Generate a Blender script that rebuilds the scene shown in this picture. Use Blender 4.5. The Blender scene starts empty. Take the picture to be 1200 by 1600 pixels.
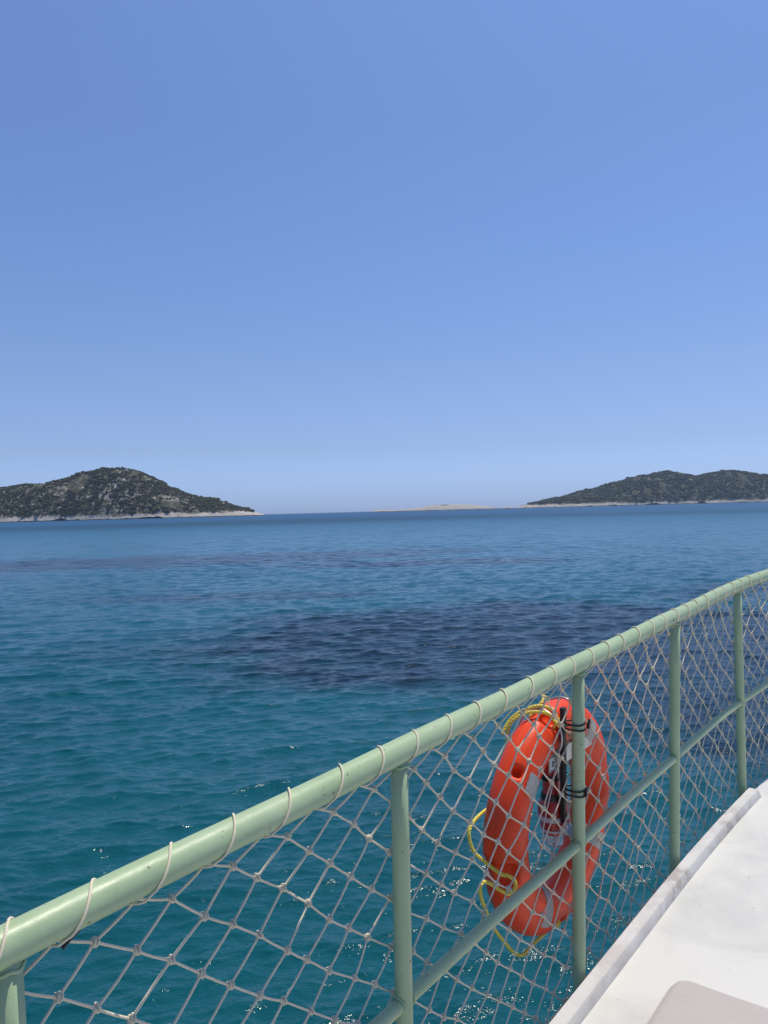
import bpy, bmesh, math, random
import numpy as np
from mathutils import Vector, Matrix, noise as mnoise

C = bpy.context.scene
COL = C.collection
rnd = random.Random(7)
R = math.radians
PI = math.pi

# ------------------------------------------------------------------ camera
EYE = 4.0                                   # eye height above the sea
ROLL, PITCH, F = math.atan(.026), math.atan(-1.8 / 1200), 1200.0
cam_data = bpy.data.cameras.new('camera')
cam_data.sensor_fit = 'VERTICAL'; cam_data.sensor_height = 36; cam_data.lens = 27
cam_data.clip_start = .05; cam_data.clip_end = 40000
cam = bpy.data.objects.new('camera', cam_data); COL.objects.link(cam)
def _world(r, d, u):
    cp, sp = math.cos(PITCH), math.sin(PITCH)
    return Vector((r, cp * d - sp * u, sp * d + cp * u))
_c, _s = math.cos(ROLL), math.sin(ROLL)
ax, ay, az = _world(_c, 0, -_s), _world(_s, 0, _c), -_world(0, 1, 0)
M = Matrix((ax, ay, az)).transposed().to_4x4(); M.translation = (0, 0, EYE)
cam.matrix_world = M
C.camera = cam

# ------------------------------------------------------------------ sky, sun
SUN_EL, SUN_AZ = R(71.5), R(48)               # azimuth clockwise from +Y
w = bpy.data.worlds.new('World'); C.world = w; w.use_nodes = True
nt = w.node_tree; nt.nodes.clear()
sky = nt.nodes.new('ShaderNodeTexSky'); sky.sky_type = 'NISHITA'; sky.sun_disc = False
sky.sun_elevation = SUN_EL; sky.sun_rotation = SUN_AZ
sky.air_density = 1.0; sky.dust_density = .6; sky.ozone_density = 3.0; sky.altitude = 0
bg = nt.nodes.new('ShaderNodeBackground'); bg.inputs[1].default_value = .10
tcs = nt.nodes.new('ShaderNodeTexCoord'); sps = nt.nodes.new('ShaderNodeSeparateXYZ'); nt.links.new(tcs.outputs['Generated'], sps.inputs[0])
cr = nt.nodes.new('ShaderNodeValToRGB'); nt.links.new(sps.outputs[2], cr.inputs[0])
SK = [(0, (.80, 1.06, 2.02)), (.02, (.80, 1.05, 1.94)), (.082, (.80, .89, 1.29)), (.165, (.89, .94, 1.23)), (.314, (.94, 1.05, 1.33)), (.447, (.99, 1.09, 1.36)), (.55, (1.10, 1.20, 1.48)), (.72, (.9, .92, 1.05)), (1, (.85, .85, .88))]
while len(cr.color_ramp.elements) < len(SK): cr.color_ramp.elements.new(.5)
for el, (q, c) in zip(cr.color_ramp.elements, SK):
    el.position = q; el.color = tuple(x / 2 for x in c) + (1,)
SKY = .15
hs = nt.nodes.new('ShaderNodeMix'); hs.data_type = 'RGBA'; hs.blend_type = 'MULTIPLY'; hs.inputs[0].default_value = 1
k2 = nt.nodes.new('ShaderNodeVectorMath'); k2.operation = 'SCALE'; k2.inputs['Scale'].default_value = 2 * .10 / SKY
bg.inputs[1].default_value = SKY
out = nt.nodes.new('ShaderNodeOutputWorld')
nt.links.new(sky.outputs[0], hs.inputs[6]); nt.links.new(cr.outputs[0], hs.inputs[7]); nt.links.new(hs.outputs[2], k2.inputs[0]); nt.links.new(k2.outputs[0], bg.inputs[0]); nt.links.new(bg.outputs[0], out.inputs[0])
sl = bpy.data.lights.new('sun', 'SUN'); sl.energy = 3.75; sl.angle = R(.53); sl.color = (1, .935, .83)
so = bpy.data.objects.new('sun', sl); COL.objects.link(so)
sd = Vector((math.sin(SUN_AZ) * math.cos(SUN_EL), math.cos(SUN_AZ) * math.cos(SUN_EL), math.sin(SUN_EL)))
so.rotation_euler = sd.to_track_quat('Z', 'Y').to_euler(); so.location = sd * 50
C.view_settings.view_transform = 'Standard'; C.view_settings.look = 'None'
C.view_settings.exposure = 0; C.view_settings.gamma = 1
C.render.engine = 'CYCLES'
C.cycles.use_denoising = True; C.cycles.sample_clamp_direct = 14
C.cycles.max_bounces = 8; C.cycles.volume_bounces = 0; C.cycles.sample_clamp_indirect = 6

# ------------------------------------------------------------------ helpers
def tag(o, label=None, cat=None, group=None, kind=None):
    if label: o['label'] = label
    if cat: o['category'] = cat
    if group: o['group'] = group
    if kind: o['kind'] = kind
    return o
def empty(name, loc):
    o = bpy.data.objects.new(name, None); COL.objects.link(o); o.location = loc
    o.empty_display_size = .1
    return o
def origin_of(o):
    v = Vector((0, 0, 0))
    while o: v = v + o.location; o = o.parent
    return v
class MB:
    """collects shapes given in world coordinates; build() links ONE mesh object"""
    def __init__(s): s.v = []; s.f = []
    def add(s, vs, fs):
        b = len(s.v); s.v += [tuple(v) for v in vs]; s.f += [tuple(i + b for i in f) for f in fs]
    def tube(s, pts, r, n=8, closed=False, caps=True, flat=1.0):
        pts = [Vector(p) for p in pts]; N = len(pts)
        rs = r if isinstance(r, (list, tuple)) else [r] * N
        def tan(i):
            if closed: return (pts[(i + 1) % N] - pts[i - 1]).normalized()
            a, b = pts[max(i - 1, 0)], pts[min(i + 1, N - 1)]
            return (b - a).normalized()
        t = tan(0); up = Vector((0, 0, 1)) if abs(t.z) < .9 else Vector((1, 0, 0))
        x = t.cross(up).normalized(); vs = []
        for i in range(N):
            t = tan(i); x = (x - t * x.dot(t)).normalized(); y = t.cross(x)
            for k in range(n):
                a = 2 * PI * k / n
                vs.append(pts[i] + x * (rs[i] * math.cos(a)) + y * (rs[i] * flat * math.sin(a)))
        fs = []
        for i in range(N if closed else N - 1):
            j = (i + 1) % N
            for k in range(n):
                l = (k + 1) % n
                fs.append((i * n + k, i * n + l, j * n + l, j * n + k))
        if not closed and caps:
            fs.append(tuple(range(n))[::-1]); fs.append(tuple((N - 1) * n + k for k in range(n)))
        s.add(vs, fs)
    def box(s, o, x, y, z):
        """o = corner, x, y, z = edge vectors (right handed)"""
        o, x, y, z = map(Vector, (o, x, y, z))
        vs = [o, o + x, o + x + y, o + y, o + z, o + x + z, o + x + y + z, o + y + z]
        s.add(vs, [(3, 2, 1, 0), (4, 5, 6, 7), (0, 1, 5, 4), (1, 2, 6, 5), (2, 3, 7, 6), (3, 0, 4, 7)])
    def lathe(s, base, axis, prof, n=28, cap=True, wob=None):
        axis = Vector(axis).normalized(); x = axis.orthogonal().normalized(); y = axis.cross(x)
        vs = []
        for d, r in prof:
            for k in range(n):
                a = 2 * PI * k / n; rr = r * (wob(k) if wob else 1)
                vs.append(Vector(base) + axis * d + x * rr * math.cos(a) + y * rr * math.sin(a))
        fs = []
        for i in range(len(prof) - 1):
            for k in range(n):
                l = (k + 1) % n; fs.append((i * n + k, i * n + l, (i + 1) * n + l, (i + 1) * n + k))
        if cap:
            fs.append(tuple(range(n))[::-1]); fs.append(tuple((len(prof) - 1) * n + k for k in range(n)))
        s.add(vs, fs)
    def build(s, name, mat, parent=None, smooth=True, bevel=0, recalc=True, auto=None):
        me = bpy.data.meshes.new(name); off = origin_of(parent) if parent else Vector((0, 0, 0))
        loc = Vector((0, 0, 0))
        if not parent:
            a = np.array(s.v); loc = Vector(((a[:, 0].min() + a[:, 0].max()) / 2, (a[:, 1].min() + a[:, 1].max()) / 2, a[:, 2].min())); off = loc
        me.from_pydata([(v[0] - off.x, v[1] - off.y, v[2] - off.z) for v in s.v], [], s.f)
        if recalc:
            bm = bmesh.new(); bm.from_mesh(me); bmesh.ops.recalc_face_normals(bm, faces=bm.faces); bm.to_mesh(me); bm.free()
        me.materials.append(mat)
        if smooth:
            me.polygons.foreach_set('use_smooth', [True] * len(me.polygons))
            if auto: me.set_sharp_from_angle(angle=R(auto))
        o = bpy.data.objects.new(name, me); COL.objects.link(o)
        if parent: o.parent = parent
        else: o.location = loc
        if bevel:
            m = o.modifiers.new('bevel', 'BEVEL'); m.width = bevel; m.segments = 3; m.limit_method = 'ANGLE'; m.angle_limit = R(35)
        return o

# ---- materials
def mat(name):
    m = bpy.data.materials.new(name); m.use_nodes = True; n = m.node_tree.nodes
    return m, m.node_tree, n['Principled BSDF']
def N(t, kind, **kw):
    n = t.nodes.new(kind)
    for k, v in kw.items():
        if k.startswith('i_'):
            k = k[2:]; n.inputs[int(k) if k.isdigit() else k.replace('_', ' ')].default_value = v
        else: setattr(n, k, v)
    return n
def noise(t, scale, detail=4, rough=.55, src='Object', vec=None, dist=0):
    n = N(t, 'ShaderNodeTexNoise', i_Scale=scale, i_Detail=detail, i_Roughness=rough, i_Distortion=dist)
    if vec is None:
        vec = N(t, 'ShaderNodeTexCoord').outputs[src]
    t.links.new(vec, n.inputs['Vector']); return n.outputs['Fac']
def ramp(t, fac, stops):
    n = N(t, 'ShaderNodeValToRGB'); e = n.color_ramp.elements
    while len(e) < len(stops): e.new(.5)
    for el, (p, c) in zip(e, stops):
        el.position = p; el.color = (*c, 1) if len(c) == 3 else c
    t.links.new(fac, n.inputs[0]); return n.outputs[0]
def mix(t, fac, a, b, blend='MIX'):
    n = N(t, 'ShaderNodeMix', data_type='RGBA', blend_type=blend)
    for s, v in ((0, fac), (6, a), (7, b)):
        if hasattr(v, 'is_linked') or isinstance(v, bpy.types.NodeSocket): t.links.new(v, n.inputs[s])
        else: n.inputs[s].default_value = v if s == 0 else (*v, 1)
    return n.outputs[2]
def mth(t, op, a, b=None, c=None, clamp=False):
    n = N(t, 'ShaderNodeMath', operation=op, use_clamp=clamp)
    for i, v in enumerate((a, b, c)):
        if v is None: continue
        if isinstance(v, bpy.types.NodeSocket): t.links.new(v, n.inputs[i])
        else: n.inputs[i].default_value = v
    return n.outputs[0]
def bump(t, h, p, strength, dist, normal=None):
    b = N(t, 'ShaderNodeBump', i_Strength=strength, i_Distance=dist); t.links.new(h, b.inputs['Height'])
    if normal: t.links.new(normal, b.inputs['Normal'])
    t.links.new(b.outputs[0], p.inputs['Normal']); return b.outputs[0]

def m_green():
    m, t, p = mat('pale_green_marine_paint')
    n1 = noise(t, 9, 5); c = mix(t, ramp(t, n1, [(.35, (0, 0, 0)), (.7, (1, 1, 1))]), (.35, .465, .265), (.41, .52, .32))
    n2 = noise(t, 60, 2); spots = ramp(t, n2, [(.715, (0, 0, 0)), (.735, (1, 1, 1))])
    c = mix(t, spots, c, (.12, .13, .09)); t.links.new(c, p.inputs['Base Color'])
    n3 = noise(t, 30, 4, .6, dist=.6); chips = ramp(t, n3, [(.735, (0, 0, 0)), (.745, (1, 1, 1))]); c = mix(t, chips, c, (.52, .54, .48))
    n4 = noise(t, 16, 5, .7); rust = ramp(t, n4, [(.735, (0, 0, 0)), (.80, (1, 1, 1))]); c = mix(t, mth(t, 'MULTIPLY', rust, .55), c, (.26, .17, .08))
    t.links.new(c, p.inputs['Base Color'])
    t.links.new(mth(t, 'MULTIPLY_ADD', noise(t, 22, 4, .6), .3, .28), p.inputs['Roughness'])
    b = noise(t, 38, 5, .65); bump(t, b, p, .35, .003); return m
def m_rope(name, c1, c2, sc=900):
    m, t, p = mat(name)
    tc = N(t, 'ShaderNodeTexCoord').outputs['Object']
    n1 = noise(t, 35, 4, vec=tc); c = mix(t, n1, c1, c2); t.links.new(c, p.inputs['Base Color'])
    p.inputs['Roughness'].default_value = .85
    wv = N(t, 'ShaderNodeTexWave', wave_type='BANDS', bands_direction='DIAGONAL', i_Scale=sc / 6.0, i_Distortion=1.5); t.links.new(tc, wv.inputs['Vector'])
    bump(t, wv.outputs['Fac'], p, .5, .0008); return m
def m_white(name, base, dirt, sc, th=(.5, .72), rough=.5, bs=.3):
    m, t, p = mat(name)
    n1 = noise(t, sc, 6, .6, dist=.4)
    c = mix(t, ramp(t, n1, [(th[0], (0, 0, 0)), (th[1], (1, 1, 1))]), base, dirt)
    n2 = noise(t, sc * 16, 3); sp = ramp(t, n2, [(.70, (0, 0, 0)), (.74, (1, 1, 1))])
    c = mix(t, mth(t, 'MULTIPLY', sp, .55), c, tuple(.5 * x for x in dirt))
    mp = N(t, 'ShaderNodeMapping'); mp.inputs['Rotation'].default_value = (0, 0, .9); mp.inputs['Scale'].default_value = (1, 7, 1); t.links.new(N(t, 'ShaderNodeTexCoord').outputs['Object'], mp.inputs[0])
    sc_ = ramp(t, noise(t, sc * 4, 5, .7, vec=mp.outputs[0], dist=.8), [(.66, (0, 0, 0)), (.72, (1, 1, 1))]); c = mix(t, mth(t, 'MULTIPLY', sc_, .35), c, tuple(.7 * x for x in dirt)); t.links.new(c, p.inputs['Base Color'])
    p.inputs['Roughness'].default_value = rough
    a = noise(t, sc * 5, 6, .65); bump(t, a, p, bs, .004); return m

GREEN = m_green()
ROPE = m_rope('beige_nylon_cord', (.84, .75, .57), (.66, .58, .43))
DECKM = m_white('white_deck_paint', (.635, .63, .595), (.50, .505, .485), 2.4, th=(.45, .66), rough=.55, bs=.25)

# ------------------------------------------------------------------ the boat's side frame
T0 = Vector((-.489, .963, EYE - .533))
E = Vector((.5216, .632, .0385)).normalized()
NI = Vector((.632, -.5216, 0)).normalized()          # inboard
UP = Vector((-.02987, -.0362, .9989)).normalized()
LEAN = .045
def sm(x): return max(0, x)
def curve_rail(s):
    a = sm(s - 3.22); return .17 * a * a / (a + .35)
def curve_deck(s):
    a = sm(s - 2.15); return .026 * a * a if s < 3.3 else .026 * 1.3225 + (s - 3.3) * .065 + .02 * (s - 3.3) ** 2
def P(s, n, h, deck=None):
    """point on the boat: s along the side, n inboard, h above the top rail's axis"""
    if deck is None:
        k = min(1, max(0, -h / .95)); c = (1 - k) * curve_rail(s) + k * curve_deck(s)
    else: c = curve_deck(s) if deck else curve_rail(s)
    return T0 + E * s + NI * (n + c) + UP * h
POSTS = [-.82, 0.0, .797, 1.633, 2.452, 3.272, 4.09, 4.9, 5.7]

# railing
rail = tag(empty('railing', P(0, -.045, -1.05)), 'pale green painted tube railing running along the white deck edge', 'railing')
b = MB(); b.tube([P(s / 10, 0, .0012 * math.sin(s * .9)) for s in range(-14, 66)], .0254, 28); b.build('top_rail', GREEN, rail)
b = MB(); b.tube([P(s / 10, LEAN * -.535, -.535 + .002 * math.sin(s * .7)) for s in range(-14, 66)], .0148, 20); b.build('mid_rail', GREEN, rail)
for s in POSTS:
    b = MB(); pts = [P(s, -LEAN * q, -q) for q in (.008, .2, .4, .6, .8, 1.0, 1.16)]
    b.tube(pts, .0188, 24)
    # weld beads
    b.tube([P(s, 0, -.024) + Vector((math.cos(a) * .0195, math.sin(a) * .0195, -.0035 + .002 * math.sin(a * 5))) for a in [k * PI / 12 for k in range(24)]], .0028, 6, closed=True)
    for sg in (-1, 1):
        ctr = P(s + sg * .0185, -LEAN * .535, -.535)
        b.tube([ctr + NI * math.cos(a) * .0158 + UP * math.sin(a) * .0158 + E * sg * (-.0045 * abs(math.cos(a)) + .002) for a in [k * PI / 12 for k in range(24)]], .0026, 6, closed=True)
    # foot plate bolted to the hull side
    fp = P(s, -.056, -1.17); b.box(fp - E * .035, E * .07, NI * .012, UP * .17)
    b.build('post', GREEN, rail)

# ------------------------------------------------------------------ net
net = tag(empty('rope_net', P(1.6, -.05, -.99)), 'beige knotted diamond mesh rope net laced under the pale green top rail', 'net')
def net_n(h):
    k = min(1, max(0, -h / .16)); return -(.006 + .022 * k) - LEAN * (-h)
PITCHN, S0 = .1215, .066
rows = [-.028, -.066] + [-.066 - .0519 * i for i in range(1, 18)] + [-1.01]
def jit(): return rnd.gauss(0, .0032)
grid = {}
K0, K1 = -12, 50
for j, h in enumerate(rows):
    for k in range(K0, K1):
        s = S0 + PITCHN * (k + .5 * (j % 2))
        if j == 0: grid[j, k] = P(s, -.004, h)
        elif j == len(rows) - 1: grid[j, k] = P(s + jit(), -.070, h + .004 * math.sin(s * 9))
        else:
            low = sm(j - 14) / 4.0
            grid[j, k] = P(s + jit() + .004 * math.sin(j * .6 + k * .3), net_n(h) + rnd.gauss(0, .003) - .006 * math.sin(s * 3.7) * low, h + jit() + .006 * math.sin(s * 1.9) * math.sin(-h * 3))
b = MB()
def strand(a, c, r=.0023):
    d = c - a; L = d.length
    side = Vector((rnd.gauss(0, .0009), rnd.gauss(0, .0009), -.0012))
    b.tube([a, a + d * .25 + side * .7, a + d * .5 + side, a + d * .75 + side * .7, c], r, 6, caps=False)
def knot(p):
    # an overhand-like lump: a squashed body and two wraps
    ax_ = (E + UP * rnd.uniform(-.8, .8)).normalized()
    bm = bmesh.new(); bmesh.ops.create_icosphere(bm, subdivisions=1, radius=1)
    q = ax_.to_track_quat('X', 'Z').to_matrix()
    sx, sy, sz = rnd.uniform(.0062, .0075), .0052, rnd.uniform(.0052, .0064)
    vs = []
    for v in bm.verts:
        c = v.co * rnd.uniform(.88, 1.12); vs.append(p + q @ Vector((c.x * sx, c.y * sy, c.z * sz)))
    fs = [[v.index for v in f.verts] for f in bm.faces]; bm.free(); b.add(vs, fs)
    for o_, tilt in ((.0024, .5), (-.0024, -.5)):
        a1 = q @ Vector((0, 1, tilt * .4)); a2 = q @ Vector((.35 * tilt, 0, 1)); c0 = p + q @ Vector((o_, 0, 0))
        b.tube([c0 + (a1 * math.cos(t) + a2 * math.sin(t)) * .0058 for t in [i * PI / 4 for i in range(8)]], .0021, 5, closed=True)
for (j, k), p_ in grid.items():
    if j == 0: continue
    for dk in ((-1, 0) if j % 2 == 0 else (0, 1)):
        q_ = grid.get((j - 1, k + dk))
        if q_ is not None: strand(q_, p_)
    if j < len(rows) - 1 or k % 2 == 0: knot(p_)
b.build('netting', ROPE, net, recalc=False)
# lacing that spirals round the top rail
b = MB(); pts = []
Ls = -1.35; wob = 0
i = 0
def lace_ph(s): return (s - .127) / PITCHN + .05 * math.sin(s * 7.3) + .035 * math.sin(s * 17.1)
while Ls < 6.2:
    ph = 2 * PI * lace_ph(Ls)
    r_ = .0254 + .0022
    # inboard side comes first on the way down (s falls), outboard on the way up
    pts.append(P(Ls, 0, 0) + NI * (-r_ * math.sin(ph)) + UP * (r_ * math.cos(ph) - (.004 if math.cos(ph) < -.9 else 0)))
    Ls += PITCHN / 22
b.tube(pts, .0021, 6); b.build('lacing_cord', ROPE, net, recalc=False)
b = MB(); b.tube([P(s / 20, -.070, -1.012 + .004 * math.sin(s / 20 * 9)) for s in range(-28, 124)], .003, 6); b.build('border_cord', ROPE, net, recalc=False)

# ------------------------------------------------------------------ boat: deck, kerb, hull
boat = tag(empty('boat', P(1.2, 1.8, -EYE + .3)), 'white painted boat deck with low kerb along its edge', 'boat')
SS = [-5 + .1 * i for i in range(0, 125)]
HD = -.957
def strip(name, prof, mt, parent, s_list, closed_prof=True, cap=True, wobble=0, **kw):
    b = MB(); n = len(prof); vs = []
    for i, s in enumerate(s_list):
        for (nn, hh) in prof:
            wn = wobble * mnoise.noise(Vector((s * 6, nn * 40, hh * 30))) ; wh = wobble * mnoise.noise(Vector((s * 9, nn * 50 + 7, 3)))
            vs.append(P(s, nn + wn, hh + wh * .5, deck=True))
    fs = []
    for i in range(len(s_list) - 1):
        for k in range(n if closed_prof else n - 1):
            l = (k + 1) % n; fs.append((i * n + k, i * n + l, (i + 1) * n + l, (i + 1) * n + k))
    if closed_prof and cap:
        fs.append(tuple(range(n))[::-1]); fs.append(tuple((len(s_list) - 1) * n + k for k in range(n)))
    b.add(vs, fs); return b.build(name, mt, parent, **kw)
strip('deck', [(-.008, HD), (3.4, HD + .01), (3.4, HD - .07), (-.008, HD - .07)], DECKM, boat, SS, smooth=True, auto=30)
# kerb with a flat top, bevelled arris and a sloping inner side
KERBM, t, p = mat('worn_white_kerb')
tcw = N(t, 'ShaderNodeTexCoord').outputs['Object']
n1 = noise(t, 7, 5, .6, vec=tcw, dist=.5); n2 = noise(t, 22, 5, .65, vec=tcw); n3 = noise(t, 2.3, 3, .5, vec=tcw)
c = mix(t, ramp(t, n1, [(.45, (0, 0, 0)), (.62, (1, 1, 1))]), (.60, .585, .56), (.50, .48, .455))
c = mix(t, mth(t, 'MULTIPLY', ramp(t, n3, [(.53, (0, 0, 0)), (.60, (1, 1, 1))]), ramp(t, n2, [(.42, (0, 0, 0)), (.55, (1, 1, 1))])), c, (.40, .36, .335))
sp = ramp(t, noise(t, 75, 3, .5, vec=tcw), [(.68, (0, 0, 0)), (.72, (1, 1, 1))]); c = mix(t, mth(t, 'MULTIPLY', sp, .6), c, (.34, .30, .27))
t.links.new(c, p.inputs['Base Color']); p.inputs['Roughness'].default_value = .7
bump(t, noise(t, 45, 6, .7, vec=tcw), p, .4, .003)
ks = [-5 + .02 * i for i in range(0, 413)]
ks = [s for s in ks if s < 3.255] + [3.262]
strip('kerb', [(-.0125, HD - .03), (-.0125, HD + .029), (-.010, HD + .0325), (.026, HD + .0325), (.0295, HD + .030), (.041, HD - .004), (.041, HD - .03)], KERBM, boat, ks, wobble=.0007, smooth=True, auto=40)
HULLM = m_white('white_hull_paint', (.80, .80, .78), (.62, .60, .54), 1.2, th=(.5, .8), rough=.35, bs=.1)
zb = -EYE - .6 + .533
strip('hull_side', [(-.008, HD - .074), (.02, HD - .09), (.03, -1.6), (.05, -2.3), (.12, -3.0), (.35, -4.2), (.4, -4.2), (.17, -3.0), (.10, -2.3), (.08, -1.6), (.07, HD - .074)], HULLM, boat, SS, smooth=True, auto=40)
strip('rubbing_strake', [(-.028, -1.93), (-.036, -1.97), (-.036, -2.03), (-.028, -2.07), (.036, -2.07), (.036, -1.93)], m_white('grey_rubber_strake', (.12, .12, .12), (.2, .2, .19), 4, rough=.7), boat, SS, smooth=True, auto=30)

# mattress on the deck
MATM, t, p = mat('beige_pink_fabric')
tcw = N(t, 'ShaderNodeTexCoord').outputs['Object']
c = mix(t, noise(t, 7, 5, .6, vec=tcw), (.46, .42, .39), (.55, .505, .47)); c = mix(t, mth(t, 'MULTIPLY', noise(t, 260, 3, .6, vec=tcw), .35), c, (.40, .36, .335))
t.links.new(c, p.inputs['Base Color']); p.inputs['Roughness'].default_value = .95; p.inputs['Sheen Weight'].default_value = .3
b1 = bump(t, noise(t, 480, 3, .6, vec=tcw), p, .5, .002); bump(t, noise(t, 11, 3, .5, vec=tcw), p, .35, .02, b1)
b = MB(); sa, sb, na, nb, H = -.45, 1.705, .222, .86, .078
cs, cn, hs_, hn = (sa + sb) / 2, (na + nb) / 2, (sb - sa) / 2, (nb - na) / 2
US, UN = 72, 48; vs = []; fs = []
def mpt(a, c_, top):
    # rounded rectangle footprint, cushion profile
    rc = .055
    x, y = a * hs_, c_ * hn
    ox, oy = abs(x) - (hs_ - rc), abs(y) - (hn - rc)
    if ox > 0 and oy > 0:
        L_ = max(ox, oy); d_ = math.hypot(ox, oy); k = L_ / d_ if d_ else 1
        x = math.copysign(hs_ - rc + ox * k, x); y = math.copysign(hn - rc + oy * k, y); e_ = rc - L_
    else: e_ = min(hs_ - abs(x), hn - abs(y))
    q = min(1, e_ / .03); prof = math.sqrt(max(0, 1 - (1 - q) ** 2))
    y += .004 * math.sin(x * 5); 
    z = H * .5 + (H * .5 * prof + .008 * min(1, e_ / .15) + .003 * mnoise.noise(Vector((x * 5, y * 6, 1)))) * (1 if top else 0) - (H * .5 * prof if not top else 0)
    sh = 1 - .012 * (1 - prof)
    return P(cs + x * sh, cn + y * sh, HD + .012 + z, deck=False)
def dens(i, n_):
    u = -1 + 2 * i / n_; return math.copysign(1 - (1 - abs(u)) ** 1.9, u)
for top in (True, False):
    base = len(vs)
    for i in range(US + 1):
        for j in range(UN + 1): vs.append(mpt(dens(i, US), dens(j, UN), top))
    for i in range(US):
        for j in range(UN):
            q = [base + i * (UN + 1) + j, base + (i + 1) * (UN + 1) + j, base + (i + 1) * (UN + 1) + j + 1, base + i * (UN + 1) + j + 1]
            fs.append(tuple(q if top else q[::-1]))
b.add(vs, fs)
edge = []; ex, ey, rc = hs_ - .0015, hn - .0015, .052
for (qx, qy, a0) in ((1, 1, 0), (-1, 1, 90), (-1, -1, 180), (1, -1, 270)):
    for i in range(9): a_ = R(a0 + i * 11.25); edge.append((qx * (ex - rc) + rc * math.cos(a_), qy * (ey - rc) + rc * math.sin(a_)))
full = []
for i in range(len(edge)):
    q0, q1 = edge[i], edge[(i + 1) % len(edge)]; d_ = math.dist(q0, q1); k = max(1, int(d_ / .03))
    full += [(q0[0] + (q1[0] - q0[0]) * j / k, q0[1] + (q1[1] - q0[1]) * j / k) for j in range(k)]
pipe = [P(cs + x_, cn + y_ + .004 * math.sin(x_ * 5), HD + .012 + H * .66, deck=False) for x_, y_ in full]
mtr = tag(b.build('mattress', MATM, None), 'beige pink fabric mattress with rounded corner lying on the white deck', 'mattress')
b = MB(); b.tube(pipe, .0032, 6, closed=True); b.build('piping', MATM, mtr)

# ------------------------------------------------------------------ lifebuoy
PU = (UP + NI * LEAN).normalized()                       # the posts' own upward
RC = P(1.672, -.108 - LEAN * .475, -.486)
RM, RA, RB = .275, .071, .058
def ring_pt(phi, th, grow=0.0, notch=True):
    ca, sa_ = math.cos(th), math.sin(th)
    k = (abs(ca) ** 2.15 + abs(sa_) ** 2.15) ** (-1 / 2.15)
    a = (RA + grow) * k * ca; bb = (RB + grow) * k * sa_
    r = RM + a; y = bb
    if notch:
        for (p0, t0, dp, dt, dep) in NOTCH:
            d1 = (phi - p0 + PI) % (2 * PI) - PI; d2 = (th - t0 + PI) % (2 * PI) - PI
            if abs(d1) < dp * 3 and abs(d2) < dt * 3:
                g = math.exp(-((d1 / dp) ** 4)) * math.exp(-((d2 / dt) ** 4)) * dep
                r -= g * math.cos(t0) ; y -= g * math.sin(t0)
        # moulding seam round the outer rim
        r -= .0025 * math.exp(-((((th + PI) % (2 * PI) - PI) / .05) ** 2))
    return RC + E * (r * math.cos(phi)) + PU * (r * math.sin(phi)) + NI * y
ROPES_AT = [R(102), R(188), R(262), R(12)]
NOTCH = [(q, R(38), R(5.5), R(26), .030) for q in ROPES_AT] + [(q, R(-38), R(5.5), R(26), .030) for q in ROPES_AT] + [(R(139), R(28), R(2.4), R(12), .032)]
RINGM, t, p = mat('orange_red_plastic')
tcw = N(t, 'ShaderNodeTexCoord').outputs['Object']
c = mix(t, noise(t, 5, 4, .6, vec=tcw), (.82, .052, .010), (.88, .085, .020)); c = mix(t, ramp(t, noise(t, 26, 5, .7, vec=tcw, dist=1), [(.6, (0, 0, 0)), (.85, (.5, .5, .5))]), c, (.86, .20, .12))
t.links.new(c, p.inputs['Base Color']); p.inputs['Roughness'].default_value = .42
b1 = bump(t, noise(t, 160, 3, .6, vec=tcw), p, .12, .002); bump(t, noise(t, 12, 4, .6, vec=tcw), p, .25, .01, b1)
p.inputs['Specular IOR Level'].default_value = .32
buoy = tag(empty('lifebuoy', RC - PU * .345), 'orange red ring lifebuoy hanging outside the railing behind the third visible post', 'lifebuoy')
b = MB(); NP, NT = 420, 64; vs = [ring_pt(2 * PI * i / NP, 2 * PI * j / NT) for i in range(NP) for j in range(NT)]
fs = [(i * NT + j, i * NT + (j + 1) % NT, ((i + 1) % NP) * NT + (j + 1) % NT, ((i + 1) % NP) * NT + j) for i in range(NP) for j in range(NT)]
b.add(vs, fs); b.build('ring', RINGM, buoy)
TAPEM, t, p = mat('silver_reflective_tape')
tcw = N(t, 'ShaderNodeTexCoord').outputs['Object']
vv = N(t, 'ShaderNodeTexVoronoi', feature='DISTANCE_TO_EDGE', i_Scale=38); t.links.new(tcw, vv.inputs['Vector'])
c = mix(t, ramp(t, vv.outputs['Distance'], [(.0, (0, 0, 0)), (.12, (1, 1, 1))]), (.22, .22, .215), (.36, .365, .36)); c = mix(t, noise(t, 14, 4, vec=tcw), c, (.46, .46, .445))
t.links.new(c, p.inputs['Base Color']); p.inputs['Roughness'].default_value = .45; p.inputs['Metallic'].default_value = .25
bump(t, noise(t, 40, 4, .6, vec=tcw, dist=1.5), p, .5, .006)
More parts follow.
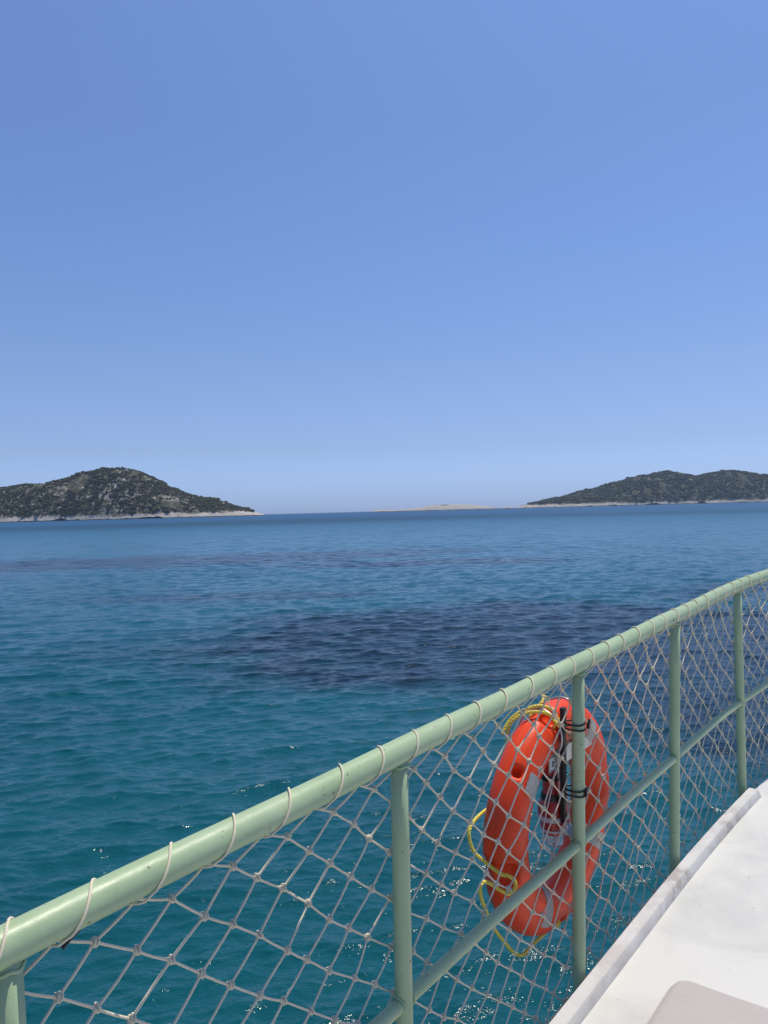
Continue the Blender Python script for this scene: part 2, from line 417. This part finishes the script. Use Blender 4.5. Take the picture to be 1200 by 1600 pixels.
for ph0 in (141, 53, -36, -119):
    b = MB(); A, T = 12, 40; vs = []
    for g in (.0012, -.002):
        for i in range(A + 1):
            for j in range(T + 1):
                ph = R(ph0 - 5.4 + 10.8 * i / A); th = R(62 + (262 - 62) * j / T + 1.2 * math.sin(i * 1.7))
                vs.append(ring_pt(ph, th, g, False))
    n1 = (A + 1) * (T + 1); fs = []
    for i in range(A):
        for j in range(T):
            q = (i * (T + 1) + j, (i + 1) * (T + 1) + j, (i + 1) * (T + 1) + j + 1, i * (T + 1) + j + 1)
            fs.append(q); fs.append(tuple(n1 + z for z in q)[::-1])
    rim = [j for j in range(T)] + [i * (T + 1) + T for i in range(A)] + [A * (T + 1) + j for j in range(T, 0, -1)] + [i * (T + 1) for i in range(A, 0, -1)]
    for k in range(len(rim)):
        a_, c_ = rim[k], rim[(k + 1) % len(rim)]; fs.append((a_, c_, c_ + n1, a_ + n1))
    b.add(vs, fs); b.build('reflective_tape', TAPEM, buoy, auto=50)
# twisted yellow grab line, three strands
YEL, t, p = mat('yellow_polypropylene_rope')
c = mix(t, noise(t, 60, 4), (.72, .56, .035), (.86, .74, .16)); t.links.new(c, p.inputs['Base Color']); p.inputs['Roughness'].default_value = .55
p.inputs['Subsurface Weight'].default_value = .0
def spline(pts, n=14):
    out_ = []; pts = [Vector(q) for q in pts]; q = [pts[0] * 2 - pts[1]] + pts + [pts[-1] * 2 - pts[-2]]
    for i in range(1, len(q) - 2):
        for k in range(n):
            u = k / n; a, b_, c_, d = q[i - 1:i + 3]
            out_.append(.5 * ((2 * b_) + (c_ - a) * u + (2 * a - 5 * b_ + 4 * c_ - d) * u * u + (3 * b_ - a - 3 * c_ + d) * u ** 3))
    out_.append(pts[-1]); return out_
def rope3(b, path, r=.0026, tw=.030):
    N_ = len(path); x = None; acc = 0; strs = [[], [], []]
    # resample fine enough for the twist
    fine = []
    for i in range(N_ - 1):
        d = (path[i + 1] - path[i]).length; k = max(1, int(d / .004))
        for q in range(k): fine.append(path[i].lerp(path[i + 1], q / k))
    fine.append(path[-1])
    for i, pt in enumerate(fine):
        t_ = (fine[min(i + 1, len(fine) - 1)] - fine[max(i - 1, 0)]).normalized()
        if x is None: x = t_.orthogonal().normalized()
        x = (x - t_ * x.dot(t_)).normalized(); y = t_.cross(x)
        if i: acc += (pt - fine[i - 1]).length
        for k in range(3):
            a = 2 * PI * (acc / tw + k / 3); strs[k].append(pt + (x * math.cos(a) + y * math.sin(a)) * r * 1.05)
    for k in range(3): b.tube(strs[k], r * 1.12, 6)
def rp(phi_deg, rad, nn):                              # ring coordinates -> world
    a = R(phi_deg); return RC + E * (rad * math.cos(a)) + PU * (rad * math.sin(a)) + NI * nn
b = MB()
OUT = RM + RA
def knotball(ph, rad, nn, sc=.016):
    c0 = rp(ph, rad, nn); path = []
    for i in range(40):
        t_ = i / 39 * 2 * PI
        path.append(c0 + E * sc * (math.sin(t_) + 2 * math.sin(2 * t_)) * .42 + PU * sc * (math.cos(t_) - 2 * math.cos(2 * t_)) * .42 - NI * (sc * math.sin(3 * t_) * .6))
    rope3(b, path)
knotball(100, OUT - .036, .052, .018); knotball(261, OUT - .036, .038, .012)
segs = [
 # from the top knot, over the rim and down the seaward side, looping out to the left
 [(100, OUT - .035, .045), (104, OUT + .004, .035), (107, OUT + .016, .0), (110, OUT + .014, -.03), (115, OUT, -.055), (120, OUT - .04, -.064), (128, OUT - .11, -.070), (145, OUT - .14, -.073), (157, OUT - .10, -.070), (162, OUT - .03, -.062), (165, OUT + .022, -.054), (169, OUT + .044, -.05), (176, OUT + .030, -.04), (181, OUT + .012, -.01), (185, OUT + .002, .03), (186, OUT - .008, .042), (189, OUT - .020, .054), (193, OUT - .020, .054), (195, OUT - .004, .042), (192, OUT + .012, .03), (187, OUT + .035, .005), (186, OUT + .058, 0), (190, OUT + .066, 0), (200, OUT + .055, .003), (212, OUT + .045, 0), (222, OUT + .044, .004), (232, OUT + .050, 0), (241, OUT + .055, 0), (247, OUT + .040, 0), (250, OUT + .015, .012), (254, OUT - .015, .03), (258, OUT - .03, .035)],
 [(98, OUT - .035, .045), (98, OUT - .002, .030), (101, OUT + .014, -.005), (106, OUT + .010, -.04), (112, OUT - .002, -.066), (120, OUT - .02, -.075)],
 # seaward round to the right side
 [(101, OUT - .03, -.04), (92, OUT + .006, -.02), (82, OUT + .004, -.05), (60, OUT - .012, -.078), (40, OUT - .01, -.078), (24, OUT + .004, -.055), (12, OUT - .012, -.05), (0, OUT + .01, -.05), (-24, OUT - .006, -.075), (-50, OUT - .006, -.075), (-68, OUT + .006, -.05), (-78, OUT - .018, -.04)]]
for sg in segs: rope3(b, spline([rp(*q) for q in sg], 12))
b.build('grab_line', YEL, buoy, recalc=False)

# ------------------------------------------------------------------ metal hanger behind the post
STEEL, t, p = mat('dull_stainless_steel')
c = mix(t, noise(t, 20, 4), (.42, .43, .43), (.62, .62, .60)); t.links.new(c, p.inputs['Base Color']); p.inputs['Metallic'].default_value = .75; p.inputs['Roughness'].default_value = .38
BLACK, t, p = mat('black_plastic')
c = mix(t, noise(t, 30, 3), (.008, .008, .009), (.022, .022, .023)); t.links.new(c, p.inputs['Base Color']); p.inputs['Roughness'].default_value = .4
LABELM, t, p = mat('white_sticker'); p.inputs['Base Color'].default_value = (.7, .7, .68, 1)
def PL(s, n, h): return P(s, n - LEAN * (-h), h)       # relative to the leaning post plane
hang = tag(empty('lifebuoy_hanger', PL(1.62, -.03, -.52)), 'black upright bar with steel plate and hooks holding the orange lifebuoy on the post', 'bracket')
b = MB(); o_ = PL(1.606, -.046, -.475); b.box(o_, E * .018, NI * .014, PU * .345); b.build('upright_bar', BLACK, hang, smooth=False, bevel=.002)
b = MB(); o_ = PL(1.555, -.053, -.312); b.box(o_, E * .30, PU * .052 + E * 0, -NI * .003) ; b.build('support_plate', STEEL, hang, smooth=False, bevel=.001)
b = MB(); o_ = PL(1.558, -.0515, -.304); b.box(o_, E * .026, PU * .034, -NI * .001)
st = b.build('number_sticker', LABELM, hang, smooth=False)
# the number 2 on the sticker
b = MB(); u = .0085
two = [(-.5, .55), (-.2, .9), (.25, .9), (.5, .55), (.3, .1), (-.5, -.9), (.55, -.9)]
ce = PL(1.571, -.0495, -.287)
b.tube(spline([ce + E * x_ * u + PU * y_ * u * .9 for x_, y_ in two[:5]], 5)[:-1] + [ce + E * two[5][0] * u + PU * two[5][1] * u * .9, ce + E * two[6][0] * u + PU * two[6][1] * u * .9], .0011, 5)
b.build('digit', BLACK, st)
for s_ in (1.603, 1.745):
    b = MB()
    rad = RA + .008
    def hp(a, rr=rad, s__=s_):                          # rod bent over the ring's tube at this place
        base = RC + E * (s__ - 1.672) + PU * math.sqrt(max(0, RM ** 2 - (s__ - 1.672) ** 2))
        return base + PU * (rr * math.sin(a)) + NI * ((rr - .008) * math.cos(a))
    pts = [hp(R(a)) for a in range(200, -61, -12)] + [PL(s_, -.050, -.30), PL(s_, -.049, -.34)]
    b.tube(pts, .0034, 8); b.build('hook', STEEL, hang)
# cable ties, each two turns round the post with a square head
def cable_tie(h, label, hs1):
    root = tag(empty('cable_tie', PL(1.633, 0, h)), label, 'cable tie', 'black cable ties round the third post')
    for q, dh in ((0, .008), (1, -.008)):
        b = MB(); c0 = PL(1.630, -.012, h + dh)
        pts = []
        for i in range(40):
            a = 2 * PI * i / 40; x_, y_ = math.cos(a), math.sin(a)
            ra, rb_ = .0235, .0345 if y_ < 0 else .0322
            pts.append(c0 + E * x_ * ra + NI * y_ * rb_ + PU * (.002 * math.sin(a * 2 + q)))
        b.tube(pts, .0026, 8, closed=True); b.build('strap', BLACK, root)
    b = MB(); o_ = PL(1.633 + hs1, .0205, h - .009); b.box(o_, E * .010, NI * .008, PU * .017); b.box(o_ + E * .002 + NI * .002 + PU * .016, E * .004 + NI * .006, NI * .002, PU * .012)
    b.build('head', BLACK, root, smooth=False, bevel=.001)
b = MB(); b.tube(spline([P(.118, -.012, -.027), P(.098, -.004, -.030), P(.080, .002, -.034), P(.070, .004, -.038)], 4), [.0024] * 12 + [.0034], 7); b.build('cord_end', BLACK, net)
cable_tie(-.183, 'upper black double cable tie round the green post beside the lifebuoy', .012)
cable_tie(-.379, 'lower black double cable tie round the green post, just above the mid rail', -.006)

# ------------------------------------------------------------------ lifebuoy light
LRED, t, p = mat('deep_red_plastic')
c = mix(t, noise(t, 14, 4), (.34, .012, .010), (.52, .03, .018)); t.links.new(c, p.inputs['Base Color']); p.inputs['Roughness'].default_value = .3; p.inputs['Coat Weight'].default_value = .3
CLEAR, t, p = mat('clear_fluted_plastic')
p.inputs['Transmission Weight'].default_value = .85; p.inputs['Roughness'].default_value = .08; p.inputs['IOR'].default_value = 1.49; p.inputs['Base Color'].default_value = (.93, .94, .95, 1)
GREYB, t, p = mat('grey_white_band'); c = mix(t, noise(t, 30, 4), (.50, .48, .46), (.66, .64, .62)); t.links.new(c, p.inputs['Base Color']); p.inputs['Roughness'].default_value = .5
LT = P(1.640, -.095 - LEAN * .31, -.305)                 # top of the light
lroot = tag(empty('rescue_light', LT - UP * .27), 'red rescue light with clear lens hanging inside the ring of the lifebuoy', 'light')
dn = (-UP + E * .02).normalized()
b = MB(); b.lathe(LT, dn, [(0, .010), (.004, .019), (.016, .024), (.022, .026), (.105, .027), (.113, .030), (.122, .038), (.135, .043), (.150, .0455), (.166, .045), (.172, .043), (.186, .0405), (.200, .0385), (.214, .0365), (.219, .034)], 36)
b.build('case', LRED, lroot, auto=40)
b = MB(); b.lathe(LT, dn, [(.160, .044), (.161, .0475), (.175, .0465), (.176, .043)], 36, cap=False); b.build('collar', GREYB, lroot, auto=40)
b = MB(); b.lathe(LT, dn, [(.203, .038), (.204, .0408), (.210, .0400), (.211, .037)], 36, cap=False); b.build('collar', GREYB, lroot, auto=40)
b = MB(); b.lathe(LT, dn, [(.2195, .0275), (.228, .0270), (.252, .0255), (.260, .0225), (.264, .015), (.266, .004)], 40, wob=lambda k: 1.0 if k % 2 else .90); b.build('lens', CLEAR, lroot, smooth=False)
b = MB(); b.lathe(LT, dn, [(.215, .006), (.245, .007), (.252, .003)], 12); b.build('bulb', STEEL, lroot)
for d0, rr, hh in ((.040, .0275, .016), (.098, .0305, .018)):
    b = MB(); b.lathe(LT, dn, [(d0, rr - .002), (d0 + .001, rr + .0025), (d0 + hh, rr + .003), (d0 + hh + .001, rr - .002)], 30, cap=False)
    o_ = LT + dn * (d0 + hh) + E * .028 - NI * .008; b.box(o_, E * .045, NI * .010, UP * hh)
    b.build('clamp', BLACK, lroot, auto=40)
LCORD = m_rope('white_lanyard_cord', (.72, .70, .66), (.6, .58, .55))
b = MB()
def lp(s, h, n=-.066): return P(s, n - LEAN * -h, h)
b.tube(spline([lp(1.628, -.302), lp(1.60, -.36), lp(1.560, -.43), (lp(1.538, -.48)), lp(1.545, -.52), lp(1.585, -.555)], 8), .0021, 6)
b.tube(spline([lp(1.630, -.302), lp(1.665, -.34), lp(1.690, -.40), lp(1.700, -.46), lp(1.712, -.515), lp(1.716, -.53)], 8), .0021, 6)
b.tube(spline([lp(1.628, -.300, -.09), lp(1.60, -.27, -.09), lp(1.585, -.24, -.08), lp(1.59, -.215, -.07)], 8), .0021, 6)
b.build('lanyard', LCORD, lroot, recalc=False)

# ------------------------------------------------------------------ the sea
def np_mesh(name, V, Fq, mt, smooth=True):
    me = bpy.data.meshes.new(name)
    me.vertices.add(len(V)); me.vertices.foreach_set('co', V.astype(np.float32).ravel())
    me.loops.add(Fq.size); me.loops.foreach_set('vertex_index', Fq.astype(np.int32).ravel())
    me.polygons.add(len(Fq)); me.polygons.foreach_set('loop_start', np.arange(0, Fq.size, Fq.shape[1], dtype=np.int32))
    me.polygons.foreach_set('loop_total', np.full(len(Fq), Fq.shape[1], np.int32))
    me.polygons.foreach_set('use_smooth', np.full(len(Fq), smooth))
    me.update(calc_edges=True); me.materials.append(mt)
    o = bpy.data.objects.new(name, me); COL.objects.link(o); return o
WAT, t, p = mat('sea_water')
geo = N(t, 'ShaderNodeNewGeometry').outputs['Position']
sep = N(t, 'ShaderNodeSeparateXYZ'); t.links.new(geo, sep.inputs[0]); X_, Y_ = sep.outputs[0], sep.outputs[1]
# seabed: sand with dark seagrass meadows, deeper and bluer away from here
wn = N(t, 'ShaderNodeTexNoise', i_Scale=.17, i_Detail=6, i_Roughness=.6); t.links.new(geo, wn.inputs['Vector'])
wsep = N(t, 'ShaderNodeSeparateColor'); t.links.new(wn.outputs['Color'], wsep.inputs[0])
def meadow(cx, cy, rx, ry, ang=0, wamp=1.0, edge=.26):
    dx = mth(t, 'ADD', mth(t, 'SUBTRACT', X_, cx), mth(t, 'MULTIPLY', mth(t, 'SUBTRACT', wsep.outputs[0], .5), rx * 1.5 * wamp))
    dy = mth(t, 'ADD', mth(t, 'SUBTRACT', Y_, cy), mth(t, 'MULTIPLY', mth(t, 'SUBTRACT', wsep.outputs[1], .5), ry * 2.2 * wamp))
    c_, s_ = math.cos(R(ang)), math.sin(R(ang))
    u = mth(t, 'DIVIDE', mth(t, 'ADD', mth(t, 'MULTIPLY', dx, c_), mth(t, 'MULTIPLY', dy, s_)), rx)
    v = mth(t, 'DIVIDE', mth(t, 'SUBTRACT', mth(t, 'MULTIPLY', dy, c_), mth(t, 'MULTIPLY', dx, s_)), ry)
    d = mth(t, 'SQRT', mth(t, 'ADD', mth(t, 'MULTIPLY', u, u), mth(t, 'MULTIPLY', v, v)))
    return mth(t, 'DIVIDE', mth(t, 'SUBTRACT', 1 + edge, d), 2 * edge, clamp=True)
MEADOWS = [meadow(6.0, 24.5, 12.5, 7, -6, .6), meadow(1.6, 20.6, 6.5, 3.2, 0, .6), meadow(9.5, 15.5, 6, 5.5, 0), meadow(-25, 68, 32, 9, 10), meadow(3, 58, 11, 3.5), meadow(-6.5, 37.5, 7, 1.9), meadow(24, 36, 12, 4, 10), meadow(-60, 400, 160, 130, 0), meadow(130, 330, 90, 60), meadow(-9.5, 11.2, 3.2, 1.5)]
STR = [1, .9, .9, .9, .85, .6, .7, .5, .4, .38]
dark = None
for q, st_ in zip(MEADOWS, STR):
    q = mth(t, 'MULTIPLY', q, st_)
    dark = q if dark is None else mth(t, 'MAXIMUM', dark, q)
mott = N(t, 'ShaderNodeTexNoise', i_Scale=.5, i_Detail=4, i_Roughness=.6); t.links.new(geo, mott.inputs['Vector'])
dark = mth(t, 'MULTIPLY', dark, mth(t, 'MULTIPLY_ADD', mott.outputs['Fac'], 1.5, .22), clamp=True)
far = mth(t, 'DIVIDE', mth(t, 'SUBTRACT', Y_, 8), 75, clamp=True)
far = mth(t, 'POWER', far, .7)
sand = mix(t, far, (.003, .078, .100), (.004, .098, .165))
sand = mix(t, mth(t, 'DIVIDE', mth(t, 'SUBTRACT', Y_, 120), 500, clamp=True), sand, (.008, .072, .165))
big = N(t, 'ShaderNodeTexNoise', i_Scale=.16, i_Detail=4, i_Roughness=.6); t.links.new(geo, big.inputs['Vector'])
sand = mix(t, mth(t, 'MULTIPLY', ramp(t, big.outputs['Fac'], [(.45, (0, 0, 0)), (.65, (1, 1, 1))]), .35), sand, (.003, .04, .065))
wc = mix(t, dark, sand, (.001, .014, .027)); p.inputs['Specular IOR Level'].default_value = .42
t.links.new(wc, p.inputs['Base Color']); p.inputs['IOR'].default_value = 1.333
dist = mth(t, 'SQRT', mth(t, 'ADD', mth(t, 'MULTIPLY', X_, X_), mth(t, 'MULTIPLY', Y_, Y_)))
t.links.new(mth(t, 'MULTIPLY_ADD', mth(t, 'POWER', mth(t, 'DIVIDE', dist, 350, clamp=True), .85), .40, .05), p.inputs['Roughness'])
def wnoise(scale, det, rough, sx=1.0, ang=12, dist=.3):
    mp = N(t, 'ShaderNodeMapping'); mp.inputs['Rotation'].default_value = (0, 0, R(ang)); mp.inputs['Scale'].default_value = (sx, 1, 1)
    t.links.new(geo, mp.inputs[0]); return noise(t, scale, det, rough, vec=mp.outputs[0], dist=dist)
b1 = N(t, 'ShaderNodeBump', i_Strength=1, i_Distance=.06); t.links.new(wnoise(3.2, 5, .6, .6, 10, .4), b1.inputs['Height'])
b2 = N(t, 'ShaderNodeBump', i_Strength=1, i_Distance=.009); t.links.new(wnoise(9, 4, .6, .6, -14), b2.inputs['Height']); t.links.new(b1.outputs[0], b2.inputs['Normal'])
t.links.new(b2.outputs[0], p.inputs['Normal'])

ROWR = .0028
th = np.concatenate([np.radians(np.arange(-180, -60, 4.0)), np.radians(np.arange(-60, -40, .5)), np.radians(np.arange(-40, 42, .115)), np.radians(np.arange(42, 60, .5)), np.radians(np.arange(60, 180, 4.0))])
rr = np.concatenate([np.exp(np.arange(math.log(2.0), math.log(420), ROWR)), np.exp(np.linspace(math.log(422), math.log(8200), 60))])
TH, RR = np.meshgrid(th, rr)
X = RR * np.sin(TH); Y = RR * np.cos(TH)
rs = np.random.RandomState(5)
Z = np.zeros_like(X); DX = np.zeros_like(X); DY = np.zeros_like(X)
NW = 140; lam = np.exp(rs.uniform(math.log(.12), math.log(2.8), NW)); wd = np.radians(-78) + np.where(rs.rand(NW) < .72, rs.normal(0, .36, NW), rs.normal(0, 1.0, NW))
amp = .205 * math.sqrt(2 / NW) * lam / (2 * PI) * np.where(lam > 1.2, .48, np.where(lam < .6, 1.3, 1.1)); phs = rs.uniform(0, 2 * PI, NW)
cell = np.maximum(RR * ROWR, RR * np.radians(.105))
nr = RR[:, 0]
for L_, d_, a_, f_ in zip(lam, wd, amp, phs):
    last = np.searchsorted(nr, min(420, L_ / (2.2 * ROWR)))
    if last < 2: continue
    k = 2 * PI / L_; kx, ky = k * math.cos(d_), k * math.sin(d_)
    x_, y_ = X[:last], Y[:last]
    fade = np.clip((L_ / (cell[:last]) - 2.2) / 3, 0, 1)
    # slow patches of calm and chop
    grp = .75 + .5 * np.sin(x_ * .21 * math.cos(f_) + y_ * .17 * math.sin(f_ * 2) + f_)
    ph = kx * x_ + ky * y_ + f_ + .5 * np.sin(x_ * .6 / L_ + f_ * 3)
    Z[:last] += a_ * fade * grp * np.cos(ph)
    DX[:last] -= 1.3 * a_ * fade * grp * math.cos(d_) * np.sin(ph); DY[:last] -= 1.3 * a_ * fade * grp * math.sin(d_) * np.sin(ph)
coarse = np.abs(TH) > R(45)
Z[coarse] *= .2; DX[coarse] *= 0; DY[coarse] *= 0
V = np.stack([X + DX, Y + DY, Z], -1).reshape(-1, 3)
nR, nT = RR.shape
I = np.arange(nR * nT).reshape(nR, nT)
I2 = np.concatenate([I, I[:, :1]], 1)
Fq = np.stack([I2[:-1, :-1], I2[:-1, 1:], I2[1:, 1:], I2[1:, :-1]], -1).reshape(-1, 4)[:, ::-1]
sea = tag(np_mesh('water', V, Fq, WAT), kind='structure')

# ------------------------------------------------------------------ islands
def fnoise(x, y, oct=5, seed=0):
    v = 0; a = 1; f = 1; n = 0
    for o in range(oct):
        v += a * mnoise.noise(Vector((x * f + seed * 13.7, y * f - seed * 7.1, seed + o * 3.3))); n += a; a *= .5; f *= 2.03
    return v / n
def island_mat(name, dry, hscale, pale):
    m, t, p = mat(name)
    g = N(t, 'ShaderNodeNewGeometry').outputs['Position']; sp = N(t, 'ShaderNodeSeparateXYZ'); t.links.new(g, sp.inputs[0]); z = sp.outputs[2]
    a = noise(t, .05, 6, .65, vec=g); b_ = noise(t, .18, 5, .7, vec=g); c_ = noise(t, .012, 4, .6, vec=g)
    veg = mix(t, b_, (.040, .046, .026), (.085, .080, .048))
    soil = mix(t, a, (.20, .18, .15), (.50, .465, .41))
    f_ = mth(t, 'ADD', mth(t, 'MULTIPLY', a, .6), mth(t, 'ADD', mth(t, 'MULTIPLY', b_, .55), mth(t, 'MULTIPLY', c_, .35)))
    col = mix(t, ramp(t, f_, [(dry, (0, 0, 0)), (dry + .10, (1, 1, 1))]), veg, soil)
    rock = mix(t, noise(t, .35, 6, .75, vec=g), (.27, .24, .21), (.66, .62, .56)) if pale else mix(t, noise(t, .35, 6, .75, vec=g), (.20, .185, .165), (.62, .59, .55))
    zz = mth(t, 'ADD', z, mth(t, 'MULTIPLY', mth(t, 'SUBTRACT', b_, .5), hscale * 3.4))
    zz = mth(t, 'ADD', zz, mth(t, 'MULTIPLY', mth(t, 'SUBTRACT', c_, .5), hscale * 3.6))
    col = mix(t, mth(t, 'DIVIDE', mth(t, 'SUBTRACT', zz, hscale), 3.0, clamp=True), rock, col)
    wet = mth(t, 'ADD', z, mth(t, 'MULTIPLY', mth(t, 'SUBTRACT', a, .5), 4)); col = mix(t, mth(t, 'DIVIDE', mth(t, 'SUBTRACT', wet, 1.3), .8, clamp=True), (.035, .03, .028), col)
    t.links.new(col, p.inputs['Base Color']); p.inputs['Roughness'].default_value = .95; p.inputs['Specular IOR Level'].default_value = .1
    bump(t, b_, p, .8, 3.0); return m
def yh(x): return 799 - .026 * (x - 570)
def island(name, D, prof, front, back, mt, dx, dy, seed, amp_, cliff=5, shore_in=20):
    """prof: skyline as (picture x, picture y); D distance of the shore, front/back the depth of the slopes"""
    Dr = D + front
    xs = [(q[0] - 600) / F * Dr for q in prof]; hs_ = [max(.0, (yh(q[0]) - q[1]) / F * Dr) + EYE * (1 if yh(q[0]) - q[1] > .5 else .0) for q in prof]
    nx = int((xs[-1] - xs[0]) / dx) + 1; gx = np.linspace(xs[0], xs[-1], nx)
    # smooth skyline
    rid = np.interp(gx, xs, hs_); k = max(1, int(10 / dx)); ker = np.hanning(2 * k + 3)[1:-1]; rid = np.convolve(np.pad(rid, k, 'edge'), ker / ker.sum(), 'valid')[:nx]
    ny = int((front + back) / dy) + 1; gy = np.linspace(0, front + back, ny)
    V = []; Hh = np.zeros((nx, ny))
    for i, x in enumerate(gx):
        sh = 1 - .35 * min(1, rid[i] / 40)       # narrow ends sit further back
        for j, y in enumerate(gy):
            off = fnoise(x * .012, 0, 4, seed) * shore_in
            if y < front:
                u = (y - off) / (front * 1.0 - off); u0 = 1 - min(1, (rid[i] + 3) / 45) * 1.0
                u0 = max(0, u0) * .75; u = (u - u0) / (1 - u0)
                h = -3 if u < 0 else rid[i] * (math.sin(min(1, u) * PI / 2) ** 1.05)
                if u >= 0: h += cliff * min(1, u * 14) * (1 - u) * (.6 + 1.2 * fnoise(x * .05, y * .05, 3, seed + 5)) * min(1, rid[i] / 6)
            else:
                u = (y - front) / back; h = rid[i] * math.cos(u * PI / 2) - 3 * u
                u = 1
            g = .35 - 1.5 * abs(fnoise(x * .0075 + y * .002, y * .0045, 4, seed)); g2 = fnoise(x * .06, y * .06, 4, seed + 3)
            fr = min(1, max(0, h) / 25) * (1 if y > front else min(1, 1.0))
            h += amp_ * fr * (g * (1 - .75 * math.exp(-((y - front) / 60) ** 2)) + .12 * g2) + .12 * cliff * g2 * min(1, max(0, h) / 3)
            Hh[i, j] = h; V.append((x, D + y, h))
    I = np.arange(nx * ny).reshape(nx, ny)
    Fq = np.stack([I[:-1, :-1], I[1:, :-1], I[1:, 1:], I[:-1, 1:]], -1).reshape(-1, 4)
    o = tag(np_mesh(name, np.array(V), Fq, mt), kind='structure')
    return o, gx, gy, Hh, D
def scrub(name, isl, n, smin, smax, zmin, mt, seed, thr):
    o, gx, gy, Hh, D = isl; rg = random.Random(seed); b = MB(); c = 0; tries = 0
    bm = bmesh.new(); bmesh.ops.create_icosphere(bm, subdivisions=1, radius=1); IV = [v.co.copy() for v in bm.verts]; IF = [[v.index for v in f.verts] for f in bm.faces]; bm.free()
    V = []; Fa = []
    while c < n and tries < n * 8:
        tries += 1
        x = rg.uniform(gx[0], gx[-1]); y = rg.uniform(gy[0], gy[-1] * .72)
        i = min(len(gx) - 2, int((x - gx[0]) / (gx[1] - gx[0]))); j = min(len(gy) - 2, int(y / (gy[1] - gy[0])))
        h = (Hh[i, j] + Hh[i + 1, j + 1]) / 2
        if h < zmin + 9 * (fnoise(x * .02, y * .02, 3, 4)+.2) or fnoise(x * .011, (y) * .011, 4, seed) + .35 * fnoise(x * .05, y * .05, 2, seed + 1) < thr: continue
        s = rg.uniform(smin, smax) * (.75 + .9 * max(0, fnoise(x * .03, y * .03, 2, seed + 9) + .35)); s *= 1.5 if rg.random() < .06 else 1
        base = len(V); sx, sy, sz = s * rg.uniform(.8, 1.4), s * rg.uniform(.8, 1.3), s * rg.uniform(.5, .85)
        for v in IV:
            q = rg.uniform(.72, 1.2); V.append((x + v.x * sx * q, D + y + v.y * sy * q, h + sz * .3 + v.z * sz * q))
        Fa += [[base + k for k in f] for f in IF]; c += 1
    return tag(np_mesh(name, np.array(V), np.array(Fa), mt, smooth=False), kind='stuff')
SCRUBM, t, p = mat('dry_green_scrub')
g = N(t, 'ShaderNodeNewGeometry').outputs['Position']
c = mix(t, noise(t, .09, 4, .7, vec=g), (.026, .032, .018), (.075, .075, .042)); t.links.new(c, p.inputs['Base Color']); p.inputs['Roughness'].default_value = 1; p.inputs['Specular IOR Level'].default_value = .05

LP = [(-420, 806), (-330, 786), (-220, 764), (-120, 756), (-40, 764), (0, 763), (40, 759), (75, 757), (105, 748), (130, 740), (160, 734), (190, 732), (212, 735), (238, 748), (265, 762), (300, 775), (335, 783), (360, 791), (385, 798), (400, 802), (409, 804)]
isl = island('island', 2000, LP, 190, 260, island_mat('left_island_ground', .76, 9.5, True), 4, 5, 1, 26, cliff=7)
scrub('scrub', isl, 13000, 1.9, 4.4, 12, SCRUBM, 11, -.13)
RP = [(806, 792.5), (820, 790), (845, 785), (870, 780), (900, 771), (935, 762), (965, 755), (1000, 745), (1025, 740), (1045, 737), (1065, 740), (1088, 747), (1110, 740), (1140, 737), (1165, 740), (1200, 745), (1260, 752), (1340, 760), (1450, 772), (1560, 770)]
isr = island('island', 3400, RP, 260, 300, island_mat('right_island_ground', .80, 10.5, True), 5.5, 7, 2, 34, cliff=9)
scrub('scrub', isr, 13000, 2.8, 6.0, 17, SCRUBM, 12, -.2)
IP = [(580, 798.4), (588, 797), (600, 796.3), (615, 797), (625, 796.5), (645, 794.5), (660, 792.5), (672, 790), (690, 788.6), (705, 788.2), (725, 788.2), (745, 789.6), (760, 791), (772, 793), (780, 793.6)]
island('islet', 3300, IP, 110, 120, island_mat('islet_rock', .95, 40, False), 4, 5, 3, 5, cliff=5, shore_in=10)

island('islet', 3200, [(783, 793.4), (788, 792.0), (795, 791.4), (799, 792.2), (803, 793)], 50, 60, island_mat('low_islet_rock', .95, 40, False), 3, 5, 4, 2, cliff=3, shore_in=4)

# ------------------------------------------------------------------ haze
b = MB(); b.box((-8600, -8600, -1.6), (17200, 0, 0), (0, 17200, 0), (0, 0, 240))
HZ = bpy.data.materials.new('sea_haze'); HZ.use_nodes = True; t = HZ.node_tree; t.nodes.clear()
pv = t.nodes.new('ShaderNodeVolumePrincipled'); pv.inputs['Color'].default_value = (.56, .76, 1, 1); pv.inputs['Density'].default_value = 5.2e-5; pv.inputs['Anisotropy'].default_value = .2
oo = t.nodes.new('ShaderNodeOutputMaterial'); t.links.new(pv.outputs[0], oo.inputs['Volume'])
hz = tag(b.build('haze', HZ, None, smooth=False), kind='stuff')
